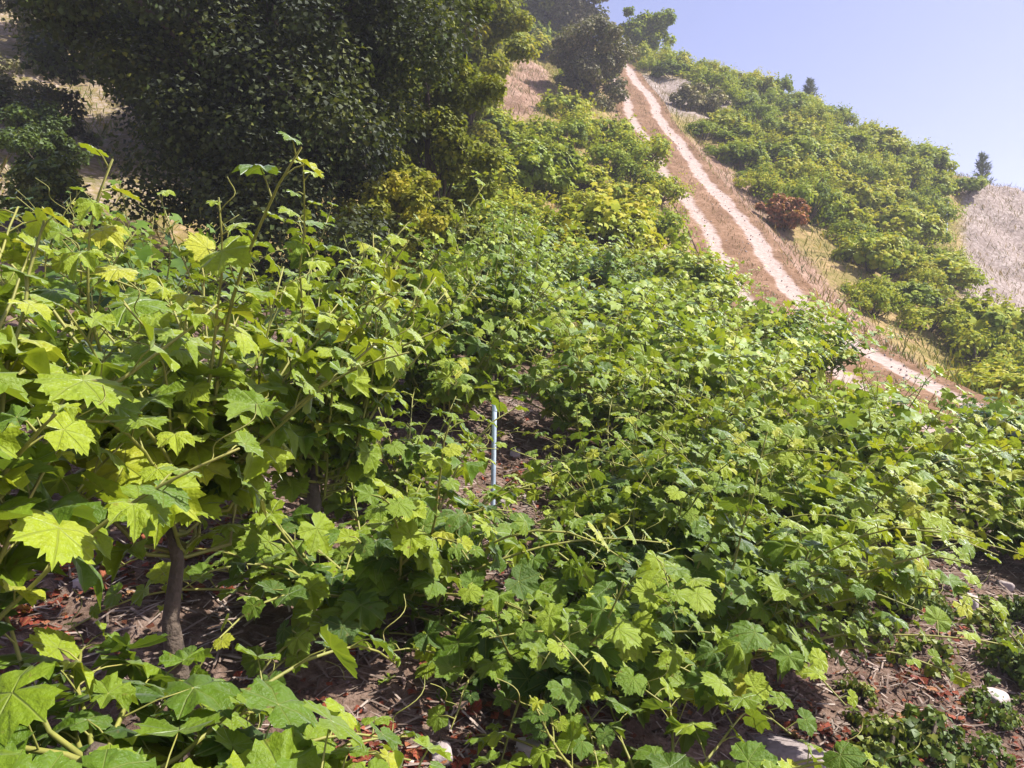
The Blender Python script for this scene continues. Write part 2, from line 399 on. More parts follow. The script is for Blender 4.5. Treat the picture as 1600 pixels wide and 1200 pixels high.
# ------------------------------------------------------------------ grapevines
def cane(start, az, el, L, droop, n=9, curl=0):
    pts = [np.array(start, float)]; d = np.array([math.cos(az)*math.cos(el), math.sin(az)*math.cos(el), math.sin(el)])
    for i in range(n-1):
        s = L/(n-1); pts.append(pts[-1]+d*s)
        d = d + np.array([rng.normal(0, .10), rng.normal(0, .10), -droop*(i+1)/n + rng.normal(0, .06)]); d /= np.linalg.norm(d)
    return np.array(pts)

def vine(x, y, height, spread, shoots, label, group=None, leaf_objects=True, size=.085, tone=.5, lean=(0, 0), el=(45, 82), step=.062, trunk=.30, droop=(.15, .55)):
    """trunk, shoots and leaves; leaf_objects: each leaf its own part, else one foliage part"""
    global rng
    rng = np.random.default_rng(abs(int(x*1000)*7919+int(y*1000)))      # each vine keeps its own shape
    z0 = h(x, y)
    root = empty('grapevine', (x, y, z0)); tag(root, label, 'grapevine', group)
    th = height*trunk
    k = 7
    tp = np.array([(lean[0]*.15*i/k+rng.normal(0, .02), lean[1]*.15*i/k+rng.normal(0, .02), -.06+(th+.06)*i/(k-1)) for i in range(k)])
    V, Fq = tube([(tp, np.linspace(.028, .019, k)*(1+rng.uniform(-.28, .35, k)))], 8)
    link('trunk', mesh_np('trunk', V, Fq), root, BARK)
    head = tp[-1]
    P, N, T, S, W, SH = [], [], [], [], [], []
    for s in range(shoots):
        az = 2*math.pi*(s+rng.uniform(-.3, .3))/shoots; e = R(rng.uniform(*el))
        L = height*(1.08-trunk)*rng.uniform(.75, 1.15)
        st = head + np.array([math.cos(az), math.sin(az), 0])*spread*.32*rng.uniform(.2, 1) - np.array([0, 0, (rng.uniform(0, .35) if trunk < .5 or y < 1.5 else rng.uniform(0, 1)**1.6*.34)*th])
        pts = cane(st, az, e, L, rng.uniform(*droop))
        pts[:, 0] += np.linspace(0, 1, len(pts))*lean[0]*.35 + np.linspace(0, 1, len(pts))**1*math.cos(az)*spread*.22
        pts[:, 1] += np.linspace(0, 1, len(pts))*lean[1]*.35 + np.linspace(0, 1, len(pts))**1*math.sin(az)*spread*.22
        full = np.vstack([np.array([[head[0], head[1], min(head[2]-.03, st[2]-.02)]]), pts])
        paths = [(full, np.linspace(.0065, .0022, len(full)))]
        cum = np.linspace(0, 1, len(pts)); nl = max(4, int(L/step))
        side = 1
        for q in range(nl):
            f = (q+.6)/nl; side = -side
            c = np.array([np.interp(f, cum, pts[:, i]) for i in range(3)])
            tdir = norm(np.array([np.interp(min(1, f+.06), cum, pts[:, i])-np.interp(max(0, f-.06), cum, pts[:, i]) for i in range(3)]))
            sd_ = norm(np.cross(tdir, [0, 0, 1.0])+rng.normal(0, .35, 3))*side
            sc = size*(1.18-.75*max(0, f-.35)/.65)*rng.uniform(.55, 1.25)
            pl = sc*rng.uniform(.7, 1.3)
            pd = norm(sd_*.8+tdir*.35+np.array([0, 0, .45]))
            e2 = c+pd*pl
            paths.append((np.array([c, c+pd*pl*.5+[0, 0, .006], e2]), np.array([.0022, .0017, .0014])))
            out = norm(e2-np.array([head[0], head[1], e2[2]-.25]))
            P.append(e2); S.append(sc); SH.append(s)
            N.append(norm(np.array([0, 0, 1.0])*rng.uniform(.3, 1.0)+out*rng.uniform(.2, 1.1)+SUNV*.35+rng.normal(0, .38, 3)))
            T.append(norm(sd_*.7+out*.5+np.array([0, 0, -.65])+rng.normal(0, .3, 3)))
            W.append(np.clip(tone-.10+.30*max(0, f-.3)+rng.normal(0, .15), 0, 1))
        if leaf_objects and s % 3 == 0:      # a curling tendril near the tip
            a = np.linspace(0, 9, 14); b = pts[-2]
            tt = np.stack([b[0]+.012*a*math.cos(az)+.012*np.cos(a), b[1]+.012*a*math.sin(az)+.012*np.sin(a), b[2]+.012*a], -1)
            paths.append((tt, np.full(14, .0013)))
        V, Fq = tube(paths, 4)
        SHo = link('shoot', mesh_np('shoot', V, Fq), root, CANE) if leaf_objects else None
        if leaf_objects: shoot_objs.append(SHo)
        else: allpaths.extend(paths)
    P, N, T, S, W, SH = map(np.array, (P, N, T, S, W, SH))
    Rm = frames(N, T)
    if leaf_objects:
        base = len(shoot_objs)-shoots
        order = np.argsort(-S/np.linalg.norm(P+np.array([x, y, z0]), axis=1)); own = order[:300]; rest = order[300:]
        for i in own:
            cand = min(range(len(LEAF_MESH)), key=lambda j: abs(LEAF_MESH[j][1]-W[i])+rng.uniform(0, .12))
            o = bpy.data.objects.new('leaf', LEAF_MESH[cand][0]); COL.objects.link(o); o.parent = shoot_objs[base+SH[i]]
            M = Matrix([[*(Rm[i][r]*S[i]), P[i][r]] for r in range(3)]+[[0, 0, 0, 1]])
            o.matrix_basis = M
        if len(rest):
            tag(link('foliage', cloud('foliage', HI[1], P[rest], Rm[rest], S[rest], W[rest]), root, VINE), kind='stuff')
    else:
        V, Fq = tube(allpaths, 4); allpaths.clear()
        link('shoots', mesh_np('shoots', V, Fq), root, CANE)
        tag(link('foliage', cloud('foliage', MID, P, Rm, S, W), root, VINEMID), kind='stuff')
    return root
shoot_objs, allpaths = [], []

G1 = 'grapevines of the front rows'
near = [
 # x, y, height, spread, shoots, size, tone, lean, shoot elevation, trunk fraction, label
 (-.97, 1.30, 1.74, .30, 22, .082, .72, (-.05, .1), (45, 84), .80, 'tall yellow-green grapevine with the biggest leaves, first of the row below the dark tree'),
 (-.86, 2.0, 1.50, .42, 32, .080, .72, (-.08, .0), (32, 88), .60, 'yellow-tipped grapevine second in the row below the dark tree'),
 (-.74, 2.95, 1.45, .36, 28, .076, .62, (.0, 0), (55, 88), .34, 'upright grapevine with a tall drooping shoot tip, third in the row below the dark tree'),
 (-1.80, 3.2, 1.20, .5, 22, .078, .50, (0, .1), (45, 85), .40, 'bushy green grapevine behind the yellow-tipped vine'),
 (-.78, 4.5, 1.15, .5, 28, .074, .55, (0, 0), (40, 85), .28, 'leafy grapevine just behind the grey straw clearing'),
 (-.56, 3.75, .58, .36, 22, .073, .5, (0, 0), (25, 85), .2, 'knee-high green grapevine in front of the straw clearing beside the stake'),
 (-.40, 4.75, .95, .5, 26, .073, .62, (0, 0), (25, 85), .2, 'yellow-green grapevine between the pale blue stake and the straw clearing'),
 (-.10, 5.15, 1.38, .45, 30, .070, .36, (.0, 0), (45, 88), .46, 'slim dark grapevine with a bare trunk rising right behind the pale blue stake'),
 (.52, 5.3, 1.15, .65, 30, .074, .66, (0, 0), (35, 85), .25, 'yellowish grapevine next to the slim dark one behind the stake'),
 (.84, 4.25, 1.05, .58, 32, .075, .48, (0, 0), (30, 85), .20, 'dense grapevine just right of the pale blue stake'),
 (-.66, 1.24, 1.14, .54, 36, .086, .44, (.0, .0), (-5, 50), .70, 'low grapevine with broad dark green leaves overhanging the straw in the foreground corner'),
 (-.30, 1.20, .88, .36, 9, .084, .80, (-.1, .0), (0, 55), .72, 'small low grapevine with broad sunlit leaves at the very front'),
 (-.46, 2.72, .74, .58, 34, .078, .50, (0, .1), (5, 75), .16, 'short dark green grapevine beside the red fallen leaves'),
 (.08, 2.70, .50, .56, 32, .079, .38, (0, .0), (0, 58), .16, 'shaded grapevine in the middle of the front row'),
 (.62, 3.0, 1.05, .64, 40, .083, .46, (0, .1), (20, 82), .16, 'full dark green grapevine next to the pale flat stone'),
 (1.18, 3.65, 1.10, .70, 42, .086, .62, (0, .1), (24, 82), .18, 'full grapevine behind the pale flat stone'),
 (.72, 3.6, .95, .5, 32, .077, .42, (0, 0), (15, 80), .18, 'green grapevine between the pale blue stake and the front row'),
 (1.78, 4.45, 1.12, .78, 42, .088, .72, (0, 0), (24, 82), .18, 'bright green grapevine left of the bare straw patch'),
 (2.60, 5.25, 1.12, .78, 42, .088, .76, (0, 0), (24, 82), .18, 'bright yellow-green grapevine just uphill of the bare straw patch'),
 (1.30, 5.1, 1.10, .72, 38, .084, .68, (0, 0), (22, 82), .2, 'bright grapevine between the bare straw patch and the pale blue stake'),
 (3.45, 5.1, .80, .6, 28, .082, .66, (0, 0), (20, 80), .18, 'medium grapevine at the far end of the bare straw patch'),
 (.44, 2.08, .58, .48, 16, .078, .56, (0, 0), (5, 65), .35, 'small knee-high grapevine with a few pale leaves at the front'),
]
for x, y, hh, sp, ns, sz, tn, ln, el, tf, lb in near:
    vine(x, y, hh, sp, ns, lb, G1, True, sz, tn, ln, el, step=.055, trunk=tf, droop=(.0, .3) if hh > 1.3 else (.15, .55))

# the dense block between the front rows and the track
mid_pts = [(5.05, 7.9), (5.75, 8.7)]
for j, yy in enumerate(np.arange(5.9, 13.6, 1.15)):
    for xx in np.arange(-2.6, 5.6, 1.0):
        x = xx+rng.uniform(-.25, .25)+(j % 2)*.5; y = yy+rng.uniform(-.2, .2)
        if x > 4.2 and y > 8.3: continue
        if x > y*(.62 if y < 6.4 else .50) or x < -.11*y: continue
        if y < 6.3 and x < .9: continue
        mid_pts.append((x, y))
for x, y in mid_pts:
    hv = rng.uniform(.85, 1.15)*(.78 if x > .40*y and y > 6.4 else 1)
    w_ = 'lining the foot of the dirt track' if x > 3.2 and y > 7 else 'at the foot of the dark tree' if x < .1*y-.6 and y > 8 else 'in the last row before the bushy slope' if y > 11.5 else 'just behind the front rows' if y < 7.4 else 'in the middle of the dense vine block'
    vine(x, y, hv, .8, 28, ('tall' if hv > 1.0 else 'low')+' leafy grapevine '+w_, 'grapevines '+w_, False, .088, rng.uniform(.52, .76), el=(32, 82), step=.06)
for x, y in [(-2.1, 4.3), (-2.6, 5.4), (-3.6, 6.4)]:
    vine(x, y, rng.uniform(.9, 1.15), .6, 20, 'leafy grapevine in the shade below the dark evergreen tree', 'grapevines under the dark tree', False, .08, .42, step=.07)

rng = np.random.default_rng(77)
# ------------------------------------------------------------------ prototypes for bushes on the far slope
def bush_mesh(seed, rx, rz, nclump, nper, leaf, flat=1.0):
    r = np.random.default_rng(seed)
    C = norm(r.normal(size=(nclump, 3))); C[:, 2] = np.abs(C[:, 2])*1.0-.12
    C *= (r.uniform(.35, 1.0, nclump)**.5)[:, None]*np.array([rx, rx, rz]); C[:, 2] += rz*.22
    cr = r.uniform(.12, .32, nclump)*rx
    idx = np.repeat(np.arange(nclump), nper)
    off = norm(r.normal(size=(len(idx), 3)))*(r.uniform(0, 1, len(idx))**.4)[:, None]
    P = C[idx]+off*cr[idx][:, None]*np.array([1, 1, .8])
    P[:, 2] = np.maximum(P[:, 2], .03)
    Nn = norm(off*.8+norm(P-[0, 0, .2])*.5+np.array([0, 0, .7])+r.normal(0, .4, P.shape))
    T = norm(off+np.array([0, 0, -.4])+r.normal(0, .5, P.shape))
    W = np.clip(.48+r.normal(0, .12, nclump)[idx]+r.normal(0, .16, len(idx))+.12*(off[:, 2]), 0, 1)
    S = r.uniform(.6, 1.3, len(idx))*leaf
    if rx > .5:
        Ps, Ts, Ws, Ss = [], [], [], []
        for k in range(26):
            c = C[r.integers(nclump)]; d = norm(norm(c*[1, 1, .6])*r.uniform(.3, 1)+np.array([0, 0, r.uniform(.1, 1.0)])+r.normal(0, .25, 3)); L = r.uniform(.35, .75)*rx
            for f in np.linspace(.1, 1, 11):
                Ps.append(c+d*L*f+np.array([0, 0, -.35*L*f*f])+r.normal(0, .03, 3)); Ts.append(r.normal(0, 1, 3)+[0, 0, -.3]); Ws.append(np.clip(.5+.25*f+r.normal(0, .12), 0, 1)); Ss.append(leaf*(1.15-.5*f)*r.uniform(.7, 1.2))
        Ps = np.array(Ps); P = np.vstack([P, Ps]); Nn = np.vstack([Nn, norm(np.array([0, 0, .8])+norm(Ps)*.5+r.normal(0, .45, Ps.shape))]); T = np.vstack([T, np.array(Ts)])
        W = np.concatenate([W, Ws]); S = np.concatenate([S, Ss])
    return P, frames(Nn, T), S, W, C
def bush_proto(seed, rx, rz, nclump, nper, leaf, tmpl):
    P, Rm, S, W, C = bush_mesh(seed, rx, rz, nclump, nper, leaf)
    fm = cloud('foliage', tmpl, P, Rm, S, W)
    paths = []
    for c in C[::2]:
        b = np.array([rng.normal(0, .04), rng.normal(0, .04), -.08]); mid = b*.5+c*.5+[0, 0, -.05]
        paths.append((np.array([b, mid, c]), np.array([.03, .018, .006])))
    V, Fq = tube(paths, 4)
    sm = mesh_np('stems', V, Fq); sm.materials.append(BARK)
    return fm, sm
FV = [bush_proto(100+i, .88, .66, 36, 62, .078, MID if i < 3 else LO) for i in range(7)]
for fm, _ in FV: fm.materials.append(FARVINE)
def put_bush(proto, x, y, s, name, label, cat, group, rz=None, sz=1.0, sink=.03):
    root = empty(name, (x, y, h(x, y)-sink), rng.uniform(0, 6.28) if rz is None else rz)
    root.scale = (s, s, s*sz); tag(root, label, cat, group)
    f = link('foliage', proto[0], root); tag(f, kind='stuff'); link('stems', proto[1], root)
    return root
def side_of_slope(xx, yy, s, right):
    size = 'large' if s > 1.3 else 'small' if s < 1.0 else 'mid-sized'
    if right:
        if abs(xx-8.0) < 1.6 and abs(yy-22.6) < 2.2: w = 'next to the rust-orange shrub beyond the track'
        elif abs(xx-17.2) < 1.8 and abs(yy-30.5) < 2.0: w = 'beside the whitish post beyond the track'
        elif abs(xx-8.8) < 2.2 and abs(yy-35.5) < 2.4: w = 'beside the grey-brown twiggy shrub'
        elif yy > 42.5: w = 'on the skyline of the ridge beyond the track'
        elif xx/yy > .53: w = 'along the edge of the dry grey slope'
        elif xx < 10.4: w = 'along the bare bank beyond the track'
        else: w = 'amid the bushes beyond the track, below the ridge'
    else:
        if abs(xx-3.35) < 2.6 and abs(yy-31.5) < 3.5: w = 'beside the greyish olive shrub at the track head'
        elif abs(xx-(.5+.1*(yy-30))) < 2.6 and 22 < yy < 38: w = 'beside the bare pink streak'
        elif yy > 40: w = 'on the upper slope below the olive trees'
        elif xx > 2.9: w = 'hugging the edge of the dirt track'
        elif yy < 17 and xx < .6: w = 'by the tall sunlit shrub'
        else: w = 'on the slope between dark tree and track'
    return size+' green vine bush '+w, 'vine bushes '+w
# right of the track, rows along the slope
cnt = 0
for y in np.arange(12.5, 46.5, 1.45):
    for x in np.arange(7.6, 27, 1.25):
        xx = x+rng.uniform(-.35, .35); yy = y+rng.uniform(-.35, .35)
        if xx > yy*.66+.5: continue
        if xx/yy > .575+.02*math.sin(yy*1.7) and 20 < yy < 44 and rng.uniform() < .9: continue
        lim = 7.5+.5*sstep(12, 16, yy)*(1-sstep(20, 30, yy)) + 1.7*sstep(31, 34, yy)*(1-sstep(40, 42, yy))
        if xx < lim or (abs(xx-8.0) < 1.15 and 20.2 < yy < 23.0): continue
        if rng.uniform() < .13+.12*math.sin(xx*.9+yy*.35): continue
        bs = rng.uniform(.85, 1.5); lb, gp = side_of_slope(xx, yy, bs, True)
        put_bush(FV[rng.integers(7)], xx, yy, bs, 'grapevine', lb, 'grapevine', gp, sz=rng.uniform(.65, 1.25)); cnt += 1
print('right bushes', cnt)
cnt = 0
for y in np.arange(13.2, 48, 1.6):
    for x in np.arange(-3.5, 5.0, 1.3):
        xx = x+rng.uniform(-.4, .4); yy = y+rng.uniform(-.4, .4)
        if xx < -.14*yy or xx > 4.1: continue
        if abs(xx-(.5+.1*(yy-30))) < 1.5 and 23 < yy < 37: continue
        if rng.uniform() < .12 or (abs(xx-3.35) < 2.0 and -4 < yy-31.5 < 1.6): continue
        bs = rng.uniform(.85, 1.45); lb, gp = side_of_slope(xx, yy, bs, False)
        put_bush(FV[rng.integers(7)], xx, yy, bs, 'grapevine', lb, 'grapevine', gp, sz=rng.uniform(.8, 1.1)); cnt += 1
print('left bushes', cnt)

# ------------------------------------------------------------------ trees and shrubs
def tree(name, label, cat, x, y, height, crown, leafmat, nclump, nper, leaf, low=.15, trunk_r=.16, tone=.45, seed=1, tmpl=None, group=None, limbs=9, jit=1.0, crad=(.16, .30)):
    r = np.random.default_rng(seed); tmpl = tmpl or LO
    root = empty(name, (x, y, h(x, y)-.05)); tag(root, label, cat, group)
    cz = height*(low+(1-low)*.5); rz = height*(1-low)*.5
    C = norm(r.normal(size=(nclump, 3)))*(r.uniform(.1, 1, nclump)**.42)[:, None]
    lob = 1+.22*np.sin(3*np.arctan2(C[:, 1], C[:, 0])+seed)+.16*np.sin(5*C[:, 2]+2*seed)
    C = C*lob[:, None]*np.array([crown, crown, rz])*.86 + [0, 0, cz]
    tp = np.array([(r.normal(0, .03)*i, r.normal(0, .03)*i, -.2+(height*.72+.2)*i/7) for i in range(8)])
    V, Fq = tube([(tp, np.linspace(trunk_r, trunk_r*.3, 8))], 8); link('trunk', mesh_np('trunk', V, Fq), root, BARK)
    for k in range(limbs):
        c = C[r.integers(nclump)]; f = r.uniform(.2, .8); b = np.array([np.interp(f, np.linspace(0, 1, 8), tp[:, i]) for i in range(3)])
        m1 = b*.55+c*.45+np.array([0, 0, .12*height*.3]); 
        pth = [(np.array([b, m1, c]), np.array([trunk_r*.45, trunk_r*.28, trunk_r*.08]))]
        for q in range(3):
            d = C[r.integers(nclump)]; e = c*.5+m1*.5; pth.append((np.array([e, e*.6+d*.4, e*.25+d*.75]), np.array([trunk_r*.2, trunk_r*.12, trunk_r*.04])))
        V, Fq = tube(pth, 6); link('limb', mesh_np('limb', V, Fq), root, BARK)
    cr = r.uniform(*crad, nclump)*crown*jit
    idx = np.repeat(np.arange(nclump), nper)
    off = norm(r.normal(size=(len(idx), 3)))*(r.uniform(0, 1, len(idx))**.45)[:, None]
    P = C[idx]+off*cr[idx][:, None]*np.array([1, 1, .7])
    Nn = norm(off*.7+np.array([0, 0, .8])+r.normal(0, .5, P.shape)); T = norm(off+np.array([0, 0, -.35])+r.normal(0, .5, P.shape))
    W = np.clip(tone+r.normal(0, .14, nclump)[idx]+r.normal(0, .16, len(idx)), 0, 1)
    tag(link('crown', cloud('crown', tmpl, P, frames(Nn, T), r.uniform(.65, 1.3, len(idx))*leaf, W), root, leafmat), kind='stuff')
    return root
tree('evergreen_tree', 'huge dark evergreen tree with dense crown coloured dark as if backlit above the vine rows', 'tree', -2.75, 8.4, 5.9, 2.1, BACKLITLEAF, 190, 760, .054, low=-.05, seed=3, tone=.42)
tree('evergreen_tree', 'second dark evergreen tree, behind the huge one on its uphill side', 'tree', -5.7, 14.2, 7.0, 2.7, BACKLITLEAF, 150, 480, .095, low=.03, seed=8, tone=.45)
tree('evergreen_tree', 'dark evergreen tree further up the slope behind the huge one', 'tree', -4.3, 17.0, 7.2, 2.9, BACKLITLEAF, 130, 450, .10, low=.03, seed=14, tone=.48)
tree('shrub', 'tall yellow-green sunlit shrub at the edge of the dark tree', 'shrub', -1.0, 9.7, 4.7, .92, SUNLEAF, 85, 440, .060, low=.02, trunk_r=.07, seed=21, tone=.5)
tree('shrub', 'yellow-green shrub uphill of the tall sunlit one beside the bare streak', 'shrub', -1.1, 17.5, 5.6, 1.4, SUNLEAF, 80, 340, .09, low=.02, trunk_r=.08, seed=22, tone=.5)
tree('shrub', 'wide yellow-green shrub high on the slope left of the bare streak', 'shrub', -2.0, 27, 6.0, 2.4, SUNLEAF, 90, 240, .15, low=.02, trunk_r=.09, seed=23, tone=.45)
tree('shrub', 'low yellow-green shrub added over the sunlit grass at the foot of the huge dark tree', 'shrub', -1.45, 8.7, 1.9, .72, SUNLEAF, 50, 260, .055, low=.02, trunk_r=.04, seed=28, tone=.42)  # added to cover the sunlit grass below the tree, which should look darker
tree('shrub', 'grey-green leafy shrub on the grey bank beside the dark trees', 'shrub', -5.3, 8.9, 1.0, .55, WEED, 40, 150, .06, low=.02, trunk_r=.04, seed=24, tone=.6)
tree('shrub', 'dull grey-green tree-like shrub high on the grey bank uphill of the dark trees', 'shrub', -11.2, 19.0, 5.2, 2.3, OLIVELEAF, 80, 260, .10, low=.02, trunk_r=.1, seed=26, tone=.3)
tree('shrub', 'straggly grey-green shrub on the grey bank below the tree-like one', 'shrub', -8.2, 13.4, 1.3, .8, OLIVELEAF, 36, 160, .07, low=.02, trunk_r=.04, seed=27, tone=.4)
for k, (x, y) in enumerate([(-6.9, 11.4), (-9.6, 14.8), (-8.9, 12.6), (-12.4, 20.5), (-7.6, 12.2), (-10.4, 15.4)]):
    tree('shrub', 'low dull scrub bush on the grey bank behind the dark evergreen trees', 'shrub', x, y, .9+.25*(k % 3), .6+.12*(k % 2), OLIVELEAF if k % 2 else WEED, 30, 120, .06, low=.02, trunk_r=.03, seed=60+k, tone=.35, group='scrub on the grey bank', limbs=4)
# at the head of the track and along the ridge
tree('olive_shrub', 'big greyish olive shrub with tan top at the head of the dirt track', 'shrub', 3.35, 31.5, 3.7, 1.75, OLIVELEAF, 90, 320, .11, low=.02, trunk_r=.09, seed=31, tone=.5)
tree('olive_tree', 'dull olive tree on the crest behind the big greyish shrub', 'tree', 3.3, 45.5, 4.8, 2.4, OLIVELEAF, 90, 230, .18, low=.05, seed=32, tone=.4)
tree('olive_tree', 'dull green tree on the crest left of the track head', 'tree', .6, 44.0, 5.2, 2.5, SUNLEAF, 90, 220, .18, low=.05, seed=33, tone=.35)
tree('round_tree', 'small round dark green tree on the skyline above the track head', 'tree', 8.1, 47.0, 3.3, 1.7, FARVINE, 60, 200, .17, low=.12, trunk_r=.1, seed=34, tone=.25)
tree('shrub', 'rust-orange shrub on the bank right of the dirt track', 'shrub', 8.0, 22.6, 1.25, .72, RUSTLEAF, 34, 130, .10, low=.02, trunk_r=.03, seed=35, tone=.5)
tree('shrub', 'grey-brown twiggy shrub on the shoulder right of the upper track', 'shrub', 8.8, 35.5, 1.6, 1.3, OLIVELEAF, 40, 150, .13, low=.02, trunk_r=.04, seed=36, tone=.62)

def conifer(label, x, y, height, rad, seed):
    r = np.random.default_rng(seed)
    root = empty('conifer', (x, y, h(x, y)-.05)); tag(root, label, 'conifer', 'young conifers on the ridge')
    V, Fq = tube([(np.array([(0, 0, -.1), (.01, 0, height*.5), (0, 0, height*.99)]), np.array([.07, .04, .008]))], 6)
    link('trunk', mesh_np('trunk', V, Fq), root, BARK)
    P, N, T, S, pth = [], [], [], [], []
    for k in range(int(height*46)):
        f = r.uniform(.05, 1); az = r.uniform(0, 6.28); L = rad*(1-f)**.85*r.uniform(.6, 1.1)+.06
        d = np.array([math.cos(az), math.sin(az), .8]); b = np.array([0, 0, f*height])
        pth.append((np.array([b, b+d*L*.6, b+d*L+[0, 0, .05]]), np.array([.014, .009, .004])))
        for q in range(16):
            t = r.uniform(.15, 1); P.append(b+d*L*t); N.append(r.normal(size=3)); T.append(d*.8+r.normal(0, .5, 3)); S.append(r.uniform(.08, .17))
    V, Fq = tube(pth, 4); link('branches', mesh_np('branches', V, Fq), root, BARK)
    P, N, T, S = map(np.array, (P, N, T, S))
    tag(link('needles', cloud('needles', NEEDLE, P, frames(N, T), S*1.6, np.clip(r.normal(.5, .2, len(P)), 0, 1)), root, CONIFER), kind='stuff')
conifer('slender young conifer standing alone on the ridge above the dry grey slope', 24.2, 39.5, 2.0, .6, 41)
conifer('short faded conifer among the vine bushes on the ridge', 17.0, 43.8, 2.2, .8, 42)

# ------------------------------------------------------------------ small things
def post(name, label, cat, x, y, length, rad, mat, tilt=(0, 0), cap=False, sink=.1):
    root_z = h(x, y)
    pts = np.array([(tilt[0]*t, tilt[1]*t, -sink+(length+sink)*t) for t in np.linspace(0, 1, 6)])
    V, Fq = tube([(pts, np.full(6, rad))], 10)
    o = link(name, mesh_np(name, V, Fq, True), None, mat); o.location = (x, y, root_z); tag(o, label, cat)
    if cap:
        p = pts[-1]; V, Fq = tube([(np.array([p-[0, 0, .05], p+[0, 0, .004], p+[0, 0, .012]]), np.array([rad*1.12, rad*1.12, rad*.8]))], 10)
        link('cap', mesh_np('cap', V, Fq, True), o, mat)
    return o
post('planting_stake', 'pale blue-white plastic stake upright among the vines', 'stake', -.105, 4.10, .60, .013, PVC, (.012, .0), True)
post('steel_stake', 'thin dark leaning stake in the straw at the corner', 'stake', -1.63, 2.75, .36, .008, STEEL, (-.09, .03), True)
post('marker_post', 'short whitish post on the slope beside the dry grey patch', 'post', 17.2, 30.5, 1.15, .08, PVC, (.05, 0), True)

def stone_mesh(seed, sx, sy, sz):
    r = np.random.default_rng(seed)
    import bmesh
    bm = bmesh.new(); bmesh.ops.create_icosphere(bm, subdivisions=3, radius=1)
    ph = r.uniform(0, 6.28, 6)
    for v in bm.verts:
        c = v.co; k = 1+.16*math.sin(2.3*c.x+ph[0])*math.sin(2.9*c.y+ph[1])+.10*math.sin(5*c.z+ph[2]+2*c.x)+.05*math.sin(9*c.y+ph[3]+5*c.x)
        q = [max(-.72, min(.72, t)) for t in c*k]       # flattened facets
        v.co = (q[0]*sx*1.3, q[1]*sy*1.3, q[2]*sz*1.3)
    me = bpy.data.meshes.new('stone'); bm.to_mesh(me); bm.free()
    for p in me.polygons: p.use_smooth = True
    me.materials.append(STONE)
    return me
def stone(x, y, s, label, group=None, mesh=None, rz=0, lift=.25):
    o = link('stone', mesh); o.location = (x, y, h(x, y)+s*lift); o.rotation_euler = (rng.uniform(-.2, .2), rng.uniform(-.2, .2), rz); tag(o, label, 'stone', group); return o
stone(1.04, 2.88, .05, 'pale flat stone slab lying on bare soil at the very front', None, stone_mesh(1, .17, .10, .045), rz=-.5)
SM = [stone_mesh(5+i, .05, .038, .03) for i in range(4)]
for i, (x, y) in enumerate([(-.30, 4.4), (.10, 4.35), (.18, 4.7), (-.05, 4.25), (-.32, 3.75), (-.5, 3.45), (.02, 4.95), (2.95, 4.6), (2.5, 4.2), (1.7, 3.1), (1.45, 2.75), (-.2, 2.2), (.05, 2.3), (-1.2, 3.6), (-1.5, 2.7), (2.2, 3.5)]):
    o = stone(x, y, .04, 'small pale stone lying on the straw-covered soil', 'small stones on the soil', SM[i % 4], rz=i*1.3)
    o.scale = [rng.uniform(.6, 1.3)]*3

# red and rusty fallen leaves lying singly on the soil
FL = []
for t in HI[:4]:
    V = t[0].copy(); V[:, 2] *= 1.4; V[:, 2] += .25*(V[:, 0]**2)
    for v in (.3, .45, .75):
        me = mesh_np('fallen_leaf', V, t[1], True, {'var': np.full(len(V), v)}, {'lc': V}); me.materials.append(FALLEN); FL.append(me)
spots = [(-1.35, 2.9, .25, 24), (-.40, 2.12, .13, 20), (-1.1, 3.2, .18, 8), (1.85, 3.4, .25, 26), (2.3, 4.05, .2, 8), (-.05, 2.15, .22, 16), (1.2, 3.05, .22, 16), (-1.65, 2.55, .2, 12), (-.45, 3.5, .25, 8), (1.35, 2.8, .2, 8), (.05, 4.6, .2, 5)]
for cx, cy, rr, n in spots:
    for i in range(n):
        x = cx+rng.normal(0, rr*.6); y = cy+rng.normal(0, rr*.6)
        o = link('fallen_leaf', FL[rng.integers(len(FL))]); s = rng.uniform(.03, .062); o.scale = (s, s, s)
        o.location = (x, y, h(x, y)+.012); o.rotation_euler = (rng.normal(0, .25), rng.normal(0, .25), rng.uniform(0, 6.28))
        tag(o, 'curled red-brown vine leaf fallen on the straw-covered soil', 'leaf', 'fallen leaves on the soil')

# low weeds in the front corner
WP = [bush_proto(200+i, .17, .16, 12, 26, .035, LO) for i in range(4)]
for fm, _ in WP: fm.materials.append(WEED)
for i in range(110):
    x = rng.uniform(1.35, 3.0); y = rng.uniform(2.2, 4.2)
    if x > y*.72 or (x < 1.6 and y < 2.9) or x < .44*y: continue
    if abs(x-1.85) < .22 and abs(y-3.4) < .22: continue
    put_bush(WP[i % 4], x, y, rng.uniform(.4, 1.05), 'weed', 'low dull-green weed clump on the reddish soil below the vines', 'weed', 'weeds on the soil', sink=.01)
for x, y in [(-1.7, 3.4), (-1.15, 3.95), (-.85, 3.3), (.0, 3.9), (3.2, 4.3), (-1.95, 2.6)]:
    put_bush(WP[rng.integers(4)], x, y, rng.uniform(.5, .9), 'weed', 'small weed tuft in the grey straw between the vine rows', 'weed', 'weeds between the rows', sink=.01)

